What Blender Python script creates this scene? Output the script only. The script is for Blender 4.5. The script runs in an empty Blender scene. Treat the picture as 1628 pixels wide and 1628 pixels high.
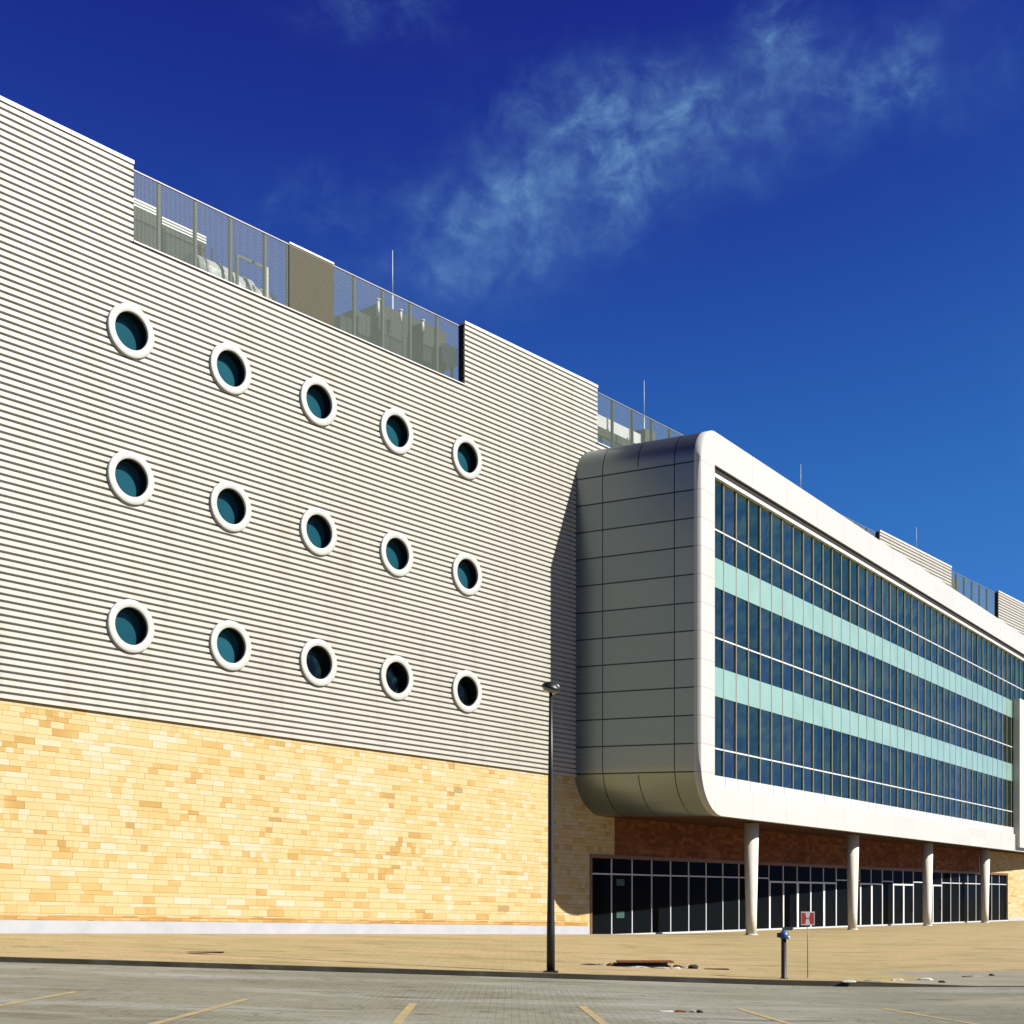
import bpy, bmesh, math, random
from mathutils import Vector, Matrix
R = math.radians
rnd = random.Random(7)
S = bpy.context.scene
COL = S.collection

# ---------------------------------------------------------------- camera
cam_d = bpy.data.cameras.new("camera"); cam = bpy.data.objects.new("camera", cam_d); COL.objects.link(cam)
cam.location = (0, 0, 1.6); cam.rotation_euler = (R(90), 0, 0)
cam_d.sensor_width = 36; cam_d.lens = 2187 / 1628 * 36; cam_d.shift_y = 0.3784
cam_d.clip_start = 0.1; cam_d.clip_end = 6000
S.camera = cam
# ---------------------------------------------------------------- sun, sky, exposure
SUN_AZ = math.atan2(0.95, -0.313); SUN_EL = R(34)
sun_dir = Vector((math.sin(SUN_AZ) * math.cos(SUN_EL), math.cos(SUN_AZ) * math.cos(SUN_EL), math.sin(SUN_EL)))
sd = bpy.data.lights.new("sun", 'SUN'); sd.energy = 5.0; sd.angle = R(0.53); sd.color = (1.0, 0.95, 0.85)
sun = bpy.data.objects.new("sun", sd); COL.objects.link(sun)
sun.rotation_euler = sun_dir.to_track_quat('Z', 'Y').to_euler(); sun.location = (60, -20, 60)
S.view_settings.view_transform = 'Standard'; S.view_settings.look = 'None'
S.view_settings.exposure = 1.25; S.view_settings.gamma = 1
W = bpy.data.worlds.new("World"); S.world = W; W.use_nodes = True
nt = W.node_tree; N = nt.nodes; L = nt.links; N.clear()
def wn(t, **k):
    n = N.new(t)
    for a, b in k.items(): setattr(n, a, b)
    return n
def wm(op, a, b=None, c=None, clamp=False):
    n = N.new('ShaderNodeMath'); n.operation = op; n.use_clamp = clamp
    for i, v in enumerate((a, b, c)):
        if v is None: continue
        if isinstance(v, (int, float)): n.inputs[i].default_value = v
        else: L.new(v, n.inputs[i])
    return n.outputs[0]
sky = wn('ShaderNodeTexSky', sky_type='NISHITA'); sky.sun_disc = False
sky.sun_elevation = SUN_EL; sky.sun_rotation = SUN_AZ; sky.altitude = 600
sky.air_density = 1.0; sky.dust_density = 0.6; sky.ozone_density = 3.0
sep = wn('ShaderNodeSeparateColor'); L.new(sky.outputs[0], sep.inputs[0])
# grade of a dry, polarised deep-blue sky: per channel (value, reference, contrast, shoulder)
SKY_GRADE = ((0.155, 1.06, 2.2, 0.9), (0.70, 1.86, 5.0, 1.9), (3.5, 3.35, 2.5, 8.0))
def grade(sock, val, ref, p, cap):
    v = wm('MULTIPLY', wm('POWER', wm('DIVIDE', sock, ref), p), val * (1 + val / cap))
    return wm('DIVIDE', v, wm('ADD', 1.0, wm('DIVIDE', v, cap)))
r_, g_, b_ = (grade(sep.outputs[i], *SKY_GRADE[i]) for i in range(3))
cmb = wn('ShaderNodeCombineColor'); L.new(r_, cmb.inputs[0]); L.new(g_, cmb.inputs[1]); L.new(b_, cmb.inputs[2])
tc = wn('ShaderNodeTexCoord'); sx = wn('ShaderNodeSeparateXYZ'); L.new(tc.outputs['Generated'], sx.inputs[0])
yy = wm('MAXIMUM', sx.outputs[1], 0.05)
u_ = wm('DIVIDE', sx.outputs[0], yy); v_ = wm('DIVIDE', sx.outputs[2], yy)
# thin cirrus: one diagonal band plus faint wisps elsewhere
cv = wm('ADD', wm('ADD', 0.49, wm('MULTIPLY', u_, 0.72)), wm('MULTIPLY', wm('MULTIPLY', u_, u_), -1.1))
dist = wm('ABSOLUTE', wm('SUBTRACT', v_, cv))
cc = wn('ShaderNodeCombineXYZ'); L.new(u_, cc.inputs[0]); L.new(v_, cc.inputs[1])
mp = wn('ShaderNodeMapping'); mp.inputs['Rotation'].default_value = (0, 0, R(-38)); mp.inputs['Scale'].default_value = (1.0, 0.8, 1)
L.new(cc.outputs[0], mp.inputs[0])
def noise(scale, detail, rough, dis=0.0, src=None):
    n = wn('ShaderNodeTexNoise'); n.inputs['Scale'].default_value = scale; n.inputs['Detail'].default_value = detail
    n.inputs['Roughness'].default_value = rough; n.inputs['Distortion'].default_value = dis
    L.new(src or mp.outputs[0], n.inputs['Vector']); return n.outputs[0]
n1 = noise(30, 7, 0.58, 0.25); n2 = noise(7, 4, 0.5, 0.3); n3 = noise(3.0, 5, 0.55, 0.4)
d2 = wm('ADD', dist, wm('MULTIPLY', wm('SUBTRACT', n2, 0.5), 0.13))
band = wm('SUBTRACT', 1.0, wm('DIVIDE', d2, wm('SUBTRACT', 0.10, wm('MULTIPLY', u_, 0.12))), clamp=True)
mr = wn('ShaderNodeMapRange'); mr.interpolation_type = 'SMOOTHSTEP'
L.new(u_, mr.inputs[0]); mr.inputs[1].default_value = -0.13; mr.inputs[2].default_value = -0.03; mr.inputs[3].default_value = 0; mr.inputs[4].default_value = 1
mr2 = wn('ShaderNodeMapRange'); mr2.interpolation_type = 'SMOOTHSTEP'
L.new(u_, mr2.inputs[0]); mr2.inputs[1].default_value = 0.42; mr2.inputs[2].default_value = 0.02; mr2.inputs[3].default_value = 0.22; mr2.inputs[4].default_value = 1
band = wm('MULTIPLY', wm('MULTIPLY', band, mr.outputs[0]), mr2.outputs[0])
tex = wm('MULTIPLY', wm('SUBTRACT', n1, 0.41), 3.6, clamp=True)
soft = wm('MULTIPLY', band, 0.10)
hard = wm('MULTIPLY', wm('MULTIPLY', band, wm('POWER', tex, 1.8)), 0.62)
wisps = wm('MULTIPLY', wm('MULTIPLY', wm('SUBTRACT', n3, 0.55), 2.0, clamp=True), wm('MULTIPLY', wm('SUBTRACT', n1, 0.25), 0.42, clamp=True))
low = wm('DIVIDE', wm('SUBTRACT', v_, 0.40), 0.07, clamp=True)
puff = None
for cu, cvv, ru, rv, am in ((.108, .574, .075, .028, 1.0), (.087, .524, .028, .026, 1.0), (.052, .572, .02, .025, .6), (.0, .487, .05, .032, .75), (-.043, .494, .035, .022, .4), (.193, .643, .022, .025, 1.0), (.25, .594, .06, .03, .55), (.285, .604, .02, .02, .5), (.03, .53, .05, .04, .5), (-.098, .646, .045, .02, .35), (-.14, .50, .05, .03, .22), (-.06, .455, .04, .02, .4), (1.1, .40, .35, .07, .8), (1.5, .25, .5, .05, .7), (.9, .22, .3, .05, .6)):
    q = wm('ADD', wm('POWER', wm('ABSOLUTE', wm('DIVIDE', wm('SUBTRACT', u_, cu), ru)), 2.0), wm('POWER', wm('ABSOLUTE', wm('DIVIDE', wm('SUBTRACT', v_, cvv), rv)), 2.0))
    e = wm('MULTIPLY', wm('EXPONENT', wm('MULTIPLY', q, -0.8)), am)
    puff = e if puff is None else wm('ADD', puff, e)
n4 = noise(30, 7, 0.62, 0.35, cc.outputs[0])
pt = wm('MULTIPLY', wm('SUBTRACT', n4, 0.34), 2.6, clamp=True)
puffs = wm('MULTIPLY', wm('MULTIPLY', puff, wm('ADD', wm('MULTIPLY', wm('POWER', pt, 1.8), 1.15), 0.06)), 0.62)
m5 = wn('ShaderNodeMapping'); m5.inputs['Scale'].default_value = (1.0, 2.2, 1); L.new(cc.outputs[0], m5.inputs[0])
n5 = noise(20, 6, 0.60, 0.3, m5.outputs[0]); east = wm('DIVIDE', wm('SUBTRACT', u_, 0.60), 0.25, clamp=True)
eastc = wm('MULTIPLY', wm('MULTIPLY', east, wm('MULTIPLY', wm('SUBTRACT', n5, 0.42), 3.6, clamp=True)), 0.6)
cl = wm('ADD', wm('ADD', wm('MULTIPLY', wm('ADD', soft, wm('MULTIPLY', hard, 0.45)), low), wisps), puffs, clamp=True)
mixc = wn('ShaderNodeMix', data_type='RGBA'); L.new(cl, mixc.inputs[0]); L.new(cmb.outputs[0], mixc.inputs[6])
mixc.inputs[7].default_value = (1.35, 2.95, 5.1, 1)
mix2 = wn('ShaderNodeMix', data_type='RGBA'); L.new(eastc, mix2.inputs[0]); L.new(mixc.outputs[2], mix2.inputs[6]); mix2.inputs[7].default_value = (3.2, 4.6, 6.6, 1)
bg = wn('ShaderNodeBackground'); bg.inputs[1].default_value = 0.05
L.new(mix2.outputs[2], bg.inputs[0]); out = wn('ShaderNodeOutputWorld'); L.new(bg.outputs[0], out.inputs[0])

# ---------------------------------------------------------------- materials
MATS = {}
class M:
    def __init__(s, name):
        s.m = bpy.data.materials.new(name); s.m.use_nodes = True; MATS[name] = s.m
        s.t = s.m.node_tree; s.b = s.t.nodes['Principled BSDF']
    def n(s, t, **k):
        n = s.t.nodes.new(t)
        for a, b in k.items(): setattr(n, a, b)
        return n
    def l(s, a, b): s.t.links.new(a, b)
    def math(s, op, a, b=None, clamp=False):
        n = s.n('ShaderNodeMath', operation=op); n.use_clamp = clamp
        for i, v in enumerate((a, b)):
            if v is None: continue
            if isinstance(v, (int, float)): n.inputs[i].default_value = v
            else: s.l(v, n.inputs[i])
        return n.outputs[0]
    def noise(s, scale, detail=4, rough=0.55, vec=None, dims='3D', dist=0):
        n = s.n('ShaderNodeTexNoise', noise_dimensions=dims); n.inputs['Scale'].default_value = scale
        n.inputs['Detail'].default_value = detail; n.inputs['Roughness'].default_value = rough; n.inputs['Distortion'].default_value = dist
        if vec is not None: s.l(vec, n.inputs['Vector'])
        return n.outputs[0]
    def ramp(s, f, stops, interp='LINEAR'):
        n = s.n('ShaderNodeValToRGB'); e = n.color_ramp.elements; n.color_ramp.interpolation = interp
        while len(e) < len(stops): e.new(0.5)
        for x, (p, c) in zip(e, stops): x.position = p; x.color = (*c, 1)
        s.l(f, n.inputs[0]); return n.outputs[0]
    def mix(s, f, a, b, blend='MIX'):
        n = s.n('ShaderNodeMix', data_type='RGBA', blend_type=blend)
        for i, v in ((0, f), (6, a), (7, b)):
            if isinstance(v, (int, float)): n.inputs[i].default_value = v
            elif isinstance(v, tuple): n.inputs[i].default_value = (*v, 1)
            else: s.l(v, n.inputs[i])
        return n.outputs[2]
    def bump(s, h, strength=0.3, distance=0.01):
        n = s.n('ShaderNodeBump'); n.inputs['Strength'].default_value = strength; n.inputs['Distance'].default_value = distance
        s.l(h, n.inputs['Height']); s.l(n.outputs[0], s.b.inputs['Normal'])
    def obj(s): return s.n('ShaderNodeTexCoord').outputs['Object']
    def uv(s): return s.n('ShaderNodeTexCoord').outputs['UV']
K = 0.5          # the picture is exposed bright, so lit surfaces sit at half of paint white
def simple(name, col, rough=0.6, metal=0.0, spec=0.5, var=0.12, scale=3.0, coat=0.0):
    col = tuple(c * K for c in col)
    m = M(name); v = m.noise(scale, 5, 0.6, m.obj())
    lo = tuple(c * (1 - var) for c in col); hi = tuple(min(1, c * (1 + var)) for c in col)
    m.l(m.ramp(v, [(0.3, lo), (0.7, hi)]), m.b.inputs['Base Color'])
    m.b.inputs['Roughness'].default_value = rough; m.b.inputs['Metallic'].default_value = metal
    m.b.inputs['Specular IOR Level'].default_value = spec; m.b.inputs['Coat Weight'].default_value = coat
    return m.m
m = M('clad_metal'); P = m.n('ShaderNodeNewGeometry').outputs['Position']
st = m.n('ShaderNodeMapping'); st.inputs['Scale'].default_value = (1, 1, .10); m.l(P, st.inputs[0]); stk = m.noise(1.8, 6, 0.62, st.outputs[0])
bl = m.noise(0.14, 3, 0.5, P)
col = m.mix(bl, (0.283, 0.274, 0.245), (0.308, 0.298, 0.268)); col = m.mix(1.0, col, m.ramp(stk, [(0.30, (0.88, 0.87, 0.83)), (0.5, (1, 1, 1))]), 'MULTIPLY')
m.l(col, m.b.inputs['Base Color']); m.b.inputs['Roughness'].default_value = 0.5; m.b.inputs['Specular IOR Level'].default_value = 0.35
simple('white_panel', (0.68, 0.68, 0.645), 0.42, 0, 0.4, 0.03, 0.7)
simple('coping', (0.74, 0.73, 0.70), 0.45, 0, 0.4, 0.04)
simple('ring_white', (0.60, 0.62, 0.57), 0.45, 0, 0.4, 0.04)
simple('reveal', (0.012, 0.012, 0.012), 0.7, 0, 0.2)  # near-black colour stands for the shade inside the window recess
simple('screen_post', (0.06, 0.056, 0.032), 0.6, 0, 0.3)
simple('screen_solid', (0.085, 0.076, 0.046), 0.7, 0, 0.2, 0.15, 12)
simple('unit_grey', (0.016, 0.015, 0.009), 0.7, 0, 0.2, 0.2, 2)
simple('unit_light', (0.62, 0.64, 0.62), 0.5, 0, 0.4, 0.1, 2)
simple('rod_metal', (0.62, 0.68, 0.74), 0.5, 0.0)
simple('mullion', (0.36, 0.335, 0.28), 0.45, 0.0, 0.5, 0.08)
simple('rail_white', (0.85, 0.87, 0.87), 0.4, 0, 0.5, 0.04)
simple('frame_alu', (0.72, 0.74, 0.74), 0.4, 0, 0.5, 0.06)
simple('bronze_frame', (0.20, 0.09, 0.035), 0.5, 0.0, 0.4, 0.15)
simple('shaded_wall_brown', (0.15, 0.040, 0.016), 0.8, 0, 0.1, 0.3, 1.5)  # unused brown for the shaded wall strip under the wing
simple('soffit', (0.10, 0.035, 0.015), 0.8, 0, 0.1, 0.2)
simple('core', (0.03, 0.03, 0.03), 0.9, 0, 0.1)
simple('interior_dark', (0.05, 0.065, 0.07), 0.9, 0, 0.1)
simple('interior_column', (0.9, 0.95, 0.9), 0.8, 0, 0.2)
simple('concrete', (0.98, 0.93, 0.78), 0.8, 0, 0.2, 0.08, 4)
simple('black_paint', (0.012, 0.010, 0.010), 0.45, 0, 0.4, 0.2)
simple('blue_paint', (0.03, 0.10, 0.32), 0.35, 0, 0.5, 0.2)
simple('green_dark', (0.01, 0.05, 0.04), 0.5, 0, 0.4)
simple('red_paint', (0.55, 0.035, 0.025), 0.5, 0, 0.4, 0.1, 20)
simple('sign_white', (0.72, 0.70, 0.68), 0.5, 0, 0.4, 0.05, 20)
simple('lamp_glass', (0.35, 0.38, 0.38), 0.15, 0, 0.6)
simple('galv', (0.28, 0.26, 0.25), 0.5, 0.3)
simple('rust', (0.22, 0.075, 0.02), 0.85, 0, 0.2, 0.45, 14)
simple('stone_grey', (0.34, 0.31, 0.25), 0.9, 0, 0.2, 0.3, 9)
simple('white_rubble', (0.62, 0.62, 0.55), 0.9, 0, 0.2, 0.2, 9)
simple('drain_shade_dark', (0.03, 0.025, 0.02), 0.8, 0, 0.2)  # drains, seams, dark stones, and the strips and faces painted as shade
simple('poster', (0.03, 0.10, 0.085), 0.6, 0, 0.3)
simple('plinth_white', (0.50, 0.515, 0.55), 0.7, 0, 0.3, 0.08, 1.5)

def stone_mat(name, tones, course=0.185, lo_len=0.30, hi_len=0.75, dark=0.80):
    tones = [(p, tuple(c * K for c in t)) for p, t in tones]
    m = M(name); uv = m.uv(); s = m.n('ShaderNodeSeparateXYZ'); m.l(uv, s.inputs[0]); U, V = s.outputs[0], s.outputs[1]
    # courses of unequal height: bend V a little before cutting it into rows
    wob = m.n('ShaderNodeTexWhiteNoise', noise_dimensions='1D'); m.l(m.math('FLOOR', m.math('DIVIDE', V, course * 2)), wob.inputs['W'])
    fr2 = m.math('FRACT', m.math('DIVIDE', V, course * 2)); split = m.math('ADD', 0.34, m.math('MULTIPLY', wob.outputs[0], 0.32))
    half = m.math('GREATER_THAN', fr2, split)
    row = m.math('ADD', m.math('MULTIPLY', m.math('FLOOR', m.math('DIVIDE', V, course * 2)), 2), half)
    r1 = m.n('ShaderNodeTexWhiteNoise', noise_dimensions='1D'); m.l(m.math('ADD', row, 0.37), r1.inputs['W'])
    r2 = m.n('ShaderNodeTexWhiteNoise', noise_dimensions='1D'); m.l(m.math('ADD', row, 9.11), r2.inputs['W'])
    ln = m.math('ADD', lo_len, m.math('MULTIPLY', r1.outputs[0], hi_len - lo_len))
    # unequal stone lengths inside a row: bend U with a low-frequency wave
    bend = m.math('MULTIPLY', m.math('SINE', m.math('ADD', m.math('MULTIPLY', U, 2.9), m.math('MULTIPLY', r2.outputs[0], 40))), 0.16)
    uu = m.math('DIVIDE', m.math('ADD', m.math('ADD', U, bend), m.math('MULTIPLY', r2.outputs[0], 17)), ln)
    bi = m.math('FLOOR', uu); bf = m.math('FRACT', uu)
    cv = m.n('ShaderNodeCombineXYZ'); m.l(bi, cv.inputs[0]); m.l(row, cv.inputs[1])
    w = m.n('ShaderNodeTexWhiteNoise', noise_dimensions='2D'); m.l(cv.outputs[0], w.inputs['Vector'])
    patch = m.noise(0.35, 3, 0.5, uv)
    f = m.math('ADD', m.math('MULTIPLY', w.outputs[0], 0.86), m.math('MULTIPLY', m.math('SUBTRACT', patch, 0.36), 0.5), clamp=True)
    col = m.ramp(f, tones, 'LINEAR')
    sv = m.n('ShaderNodeMapping'); sv.inputs['Scale'].default_value = (3, 9, 3); m.l(uv, sv.inputs[0])
    inner = m.noise(1.6, 6, 0.6, sv.outputs[0])
    col = m.mix(m.math('MULTIPLY', inner, 0.5), col, m.mix(1.0, col, (0.86, 0.78, 0.62), 'MULTIPLY'))
    jv = m.math('ADD', m.math('LESS_THAN', bf, m.math('DIVIDE', 0.012, ln)), m.math('LESS_THAN', m.math('ABSOLUTE', m.math('SUBTRACT', fr2, split)), 0.020), clamp=True)
    jv = m.math('ADD', jv, m.math('LESS_THAN', fr2, 0.030), clamp=True)
    col = m.mix(m.math('MULTIPLY', jv, 0.6), col, m.mix(1.0, col, (dark * 0.62, dark * 0.55, dark * 0.40), 'MULTIPLY'))
    m.l(col, m.b.inputs['Base Color']); m.b.inputs['Roughness'].default_value = 0.85; m.b.inputs['Specular IOR Level'].default_value = 0.2
    h = m.math('ADD', m.math('MULTIPLY', w.outputs[0], 0.6), m.math('SUBTRACT', m.math('MULTIPLY', inner, 0.3), jv)); m.bump(h, 0.6, 0.014)
stone_mat('stone', [(0.0, (0.76, 0.65, 0.52)), (0.15, (0.73, 0.61, 0.42)), (0.28, (0.70, 0.575, 0.32)), (0.62, (0.69, 0.55, 0.29)), (0.79, (0.68, 0.51, 0.235)), (0.89, (0.63, 0.44, 0.17)), (0.96, (0.54, 0.34, 0.11)), (1.0, (0.44, 0.33, 0.18))], 0.165, 0.22, 0.62)
stone_mat('stone_base', [(0.0, (0.68, 0.54, 0.30)), (0.3, (0.64, 0.42, 0.17)), (0.7, (0.60, 0.36, 0.12)), (1.0, (0.44, 0.24, 0.08))], 0.075, 0.25, 0.6)

stone_mat('stone_shaded', [(0.0, (0.36, 0.16, 0.07)), (0.3, (0.28, 0.10, 0.04)), (0.7, (0.22, 0.065, 0.025)), (1.0, (0.16, 0.045, 0.018))], 0.165, 0.22, 0.62)  # darkened copy of the wall stone, shade under the wing put into its tones
# silver side panels of the wing: open joints by UV
m = M('silver_panel'); uv = m.uv(); s_ = m.n('ShaderNodeSeparateXYZ'); m.l(uv, s_.inputs[0]); U, V = s_.outputs[0], s_.outputs[1]
zrow = m.math('DIVIDE', m.math('SUBTRACT', V, 4.88 + 1.6), 1.078)
inz = m.math('MULTIPLY', m.math('GREATER_THAN', V, 4.8 + 1.6), m.math('LESS_THAN', V, 16.85 + 1.6))
hj = m.math('MULTIPLY', m.math('LESS_THAN', m.math('ABSOLUTE', m.math('SUBTRACT', m.math('FRACT', m.math('ADD', zrow, 0.5)), 0.5)), 0.026), inz)
def vj(x): return m.math('LESS_THAN', m.math('ABSOLUTE', m.math('SUBTRACT', U, x)), 0.022)
vjs = m.math('ADD', m.math('ADD', vj(1.14), vj(4.32)), m.math('MULTIPLY', vj(2.73), m.math('SUBTRACT', 1.0, inz)), clamp=True)
j = m.math('ADD', hj, vjs, clamp=True)
pc = m.n('ShaderNodeCombineXYZ'); m.l(m.math('FLOOR', zrow), pc.inputs[1]); m.l(m.math('GREATER_THAN', U, 1.14), pc.inputs[0])
wv = m.n('ShaderNodeTexWhiteNoise', noise_dimensions='2D'); m.l(pc.outputs[0], wv.inputs['Vector'])
base = m.mix(wv.outputs[0], (0.165, 0.20, 0.20), (0.195, 0.225, 0.22))
m.l(m.mix(j, base, (0.03, 0.035, 0.04)), m.b.inputs['Base Color']); m.b.inputs['Roughness'].default_value = 0.33; m.b.inputs['Metallic'].default_value = 0.8

# glass of the curtain wall: partly see-through, partly mirror
m = M('curtain_glass'); m.t.nodes.remove(m.b)
gl = m.n('ShaderNodeBsdfGlossy'); gl.inputs['Roughness'].default_value = 0.02; oi = m.n('ShaderNodeObjectInfo'); m.l(m.ramp(oi.outputs['Random'], [(0.0, (0.56, 0.78, 0.50)), (0.5, (0.78, 1.0, 0.64)), (1.0, (1.0, 1.0, 0.78))]), gl.inputs['Color'])
tr = m.n('ShaderNodeBsdfTransparent'); tr.inputs[0].default_value = (0.48, 0.74, 0.70, 1)
lw = m.n('ShaderNodeFresnel'); lw.inputs[0].default_value = 1.75
bn = m.n('ShaderNodeBump'); bn.inputs['Strength'].default_value = 0.05; bn.inputs['Distance'].default_value = 0.05; m.l(m.noise(0.9, 2, 0.5, m.obj()), bn.inputs['Height'])
m.l(bn.outputs[0], gl.inputs['Normal'])
mx = m.n('ShaderNodeMixShader'); m.l(m.math('ADD', m.math('MULTIPLY', lw.outputs[0], 1.05), 0.14), mx.inputs[0]); m.l(tr.outputs[0], mx.inputs[1]); m.l(gl.outputs[0], mx.inputs[2])
m.l(mx.outputs[0], m.t.nodes['Material Output'].inputs[0])
m = M('spandrel_glass'); v = m.noise(0.8, 3, 0.5, m.obj())
m.l(m.ramp(v, [(0.3, (0.15, 0.25, 0.21)), (0.7, (0.18, 0.285, 0.24))]), m.b.inputs['Base Color']); m.b.inputs['Roughness'].default_value = 0.25; m.b.inputs['Coat Weight'].default_value = 0.4; m.b.inputs['Coat Roughness'].default_value = 0.03
m = M('dark_glass'); m.b.inputs['Base Color'].default_value = (0.003, 0.004, 0.005, 1); m.b.inputs['Roughness'].default_value = 0.08; m.b.inputs['IOR'].default_value = 1.05
v = m.noise(2, 2, 0.5, m.obj()); m.bump(v, 0.03, 0.02)
m = M('porthole_glass'); v = m.noise(0.25, 2, 0.5, m.n('ShaderNodeNewGeometry').outputs['Position'])
m.l(m.ramp(v, [(0.35, (0.006, 0.040, 0.055)), (0.65, (0.009, 0.054, 0.072))]), m.b.inputs['Base Color']); m.b.inputs['Roughness'].default_value = 0.06; m.b.inputs['Specular IOR Level'].default_value = 0.25
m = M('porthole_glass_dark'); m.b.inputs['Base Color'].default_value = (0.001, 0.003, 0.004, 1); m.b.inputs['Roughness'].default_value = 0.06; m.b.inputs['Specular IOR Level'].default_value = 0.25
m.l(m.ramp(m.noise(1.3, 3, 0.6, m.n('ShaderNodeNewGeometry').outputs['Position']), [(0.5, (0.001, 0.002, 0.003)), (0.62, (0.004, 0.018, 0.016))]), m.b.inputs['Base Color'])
m = M('front_panel'); P = m.n('ShaderNodeNewGeometry').outputs['Position']; s_ = m.n('ShaderNodeSeparateXYZ'); m.l(P, s_.inputs[0])
sc = m.math('ADD', m.math('MULTIPLY', m.math('SUBTRACT', s_.outputs[0], 7.21), .5526), m.math('MULTIPLY', m.math('SUBTRACT', s_.outputs[1], 52.4), .8334))
vz = m.math('DIVIDE', m.math('SUBTRACT', s_.outputs[2], 6.48), 1.078)
mid_ = m.math('MULTIPLY', m.math('GREATER_THAN', s_.outputs[2], 6.0), m.math('LESS_THAN', s_.outputs[2], 18.6))
jh = m.math('MULTIPLY', m.math('LESS_THAN', m.math('FRACT', vz), 0.016), mid_)
ss = m.math('DIVIDE', m.math('SUBTRACT', sc, 1.2), 3.6)
jv = m.math('MULTIPLY', m.math('LESS_THAN', m.math('FRACT', ss), 0.0045), m.math('SUBTRACT', 1.0, mid_))
pid = m.n('ShaderNodeCombineXYZ'); m.l(m.math('FLOOR', vz), pid.inputs[1]); m.l(m.math('FLOOR', ss), pid.inputs[0])
wv = m.n('ShaderNodeTexWhiteNoise', noise_dimensions='2D'); m.l(pid.outputs[0], wv.inputs['Vector'])
st = m.n('ShaderNodeMapping'); st.inputs['Scale'].default_value = (1, 1, .25); m.l(P, st.inputs[0]); grime = m.noise(1.6, 5, 0.6, st.outputs[0])
col = m.mix(wv.outputs[0], (0.325, 0.325, 0.308), (0.345, 0.345, 0.330)); col = m.mix(m.math('MULTIPLY', grime, 0.25), col, (0.27, 0.262, 0.235))
col = m.mix(m.math('ADD', jh, jv, clamp=True), col, (0.16, 0.155, 0.14))
m.l(col, m.b.inputs['Base Color']); m.b.inputs['Roughness'].default_value = 0.42; m.b.inputs['Specular IOR Level'].default_value = 0.4
# perforated mesh
m = M('mesh_screen'); uv = m.uv(); s_ = m.n('ShaderNodeSeparateXYZ'); m.l(uv, s_.inputs[0])
m.b.inputs['Base Color'].default_value = (0.055, 0.088, 0.066, 1); m.b.inputs['Roughness'].default_value = 0.6
fu = m.math('ABSOLUTE', m.math('SUBTRACT', m.math('FRACT', m.math('MULTIPLY', s_.outputs[0], 22)), 0.5))
fv = m.math('ABSOLUTE', m.math('SUBTRACT', m.math('FRACT', m.math('MULTIPLY', s_.outputs[1], 22)), 0.5))
hole = m.math('MULTIPLY', m.math('LESS_THAN', fu, 0.42), m.math('LESS_THAN', fv, 0.40))
tr = m.n('ShaderNodeBsdfTransparent'); mx = m.n('ShaderNodeMixShader'); m.l(hole, mx.inputs[0]); m.l(m.b.outputs[0], mx.inputs[1]); m.l(tr.outputs[0], mx.inputs[2])
m.l(mx.outputs[0], m.t.nodes['Material Output'].inputs[0])

# ground materials
m = M('road'); P = m.n('ShaderNodeNewGeometry').outputs['Position']; s_ = m.n('ShaderNodeSeparateXYZ'); m.l(P, s_.inputs[0])
st = m.n('ShaderNodeMapping'); st.inputs['Scale'].default_value = (0.25, 0.9, 1); m.l(P, st.inputs[0])
big = m.noise(0.8, 5, 0.6, st.outputs[0]); fine = m.noise(9, 6, 0.7, P)
br = m.n('ShaderNodeTexBrick'); br.inputs['Scale'].default_value = 1.0; br.inputs['Brick Width'].default_value = 0.22; br.inputs['Row Height'].default_value = 0.11
br.inputs['Mortar Size'].default_value = 0.010; br.inputs['Mortar Smooth'].default_value = 0.4; br.inputs['Color1'].default_value = (0.9, 0.9, 0.9, 1); br.inputs['Color2'].default_value = (1, 1, 1, 1); br.inputs['Mortar'].default_value = (0.72, 0.70, 0.66, 1)
rot = m.n('ShaderNodeMapping'); rot.inputs['Rotation'].default_value = (0, 0, R(90)); m.l(P, rot.inputs[0]); m.l(rot.outputs[0], br.inputs['Vector'])
col = m.ramp(big, [(0.30, (0.275, 0.265, 0.195)), (0.50, (0.335, 0.325, 0.25)), (0.54, (0.375, 0.37, 0.305)), (0.70, (0.45, 0.455, 0.41))])
pm = m.math('MULTIPLY', m.math('SUBTRACT', m.noise(0.16, 3, 0.5, P), 0.40), 6, clamp=True)
col = m.mix(pm, col, m.mix(1.0, col, br.outputs[0], 'MULTIPLY'))
col = m.mix(m.math('MULTIPLY', fine, 0.55), col, m.mix(1.0, col, (0.72, 0.68, 0.6), 'MULTIPLY'))
stn = m.noise(1.6, 5, 0.65, st.outputs[0], dist=0.6); stain = m.ramp(stn, [(0.56, (1, 1, 1)), (0.63, (0.62, 0.57, 0.48)), (0.72, (0.40, 0.34, 0.26))])
col = m.mix(0.8, col, stain, 'MULTIPLY')
ck = m.noise(0.55, 5, 0.7, P, dist=0.8); ckl = m.math('LESS_THAN', m.math('ABSOLUTE', m.math('SUBTRACT', ck, 0.5)), 0.0045)
col = m.mix(m.math('MULTIPLY', ckl, 0.65), col, (0.10, 0.09, 0.07))
oil = m.ramp(m.noise(0.8, 3, 0.5, P, dist=0.3), [(0.66, (1, 1, 1)), (0.74, (0.62, 0.58, 0.52))]); col = m.mix(1.0, col, oil, 'MULTIPLY')
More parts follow.
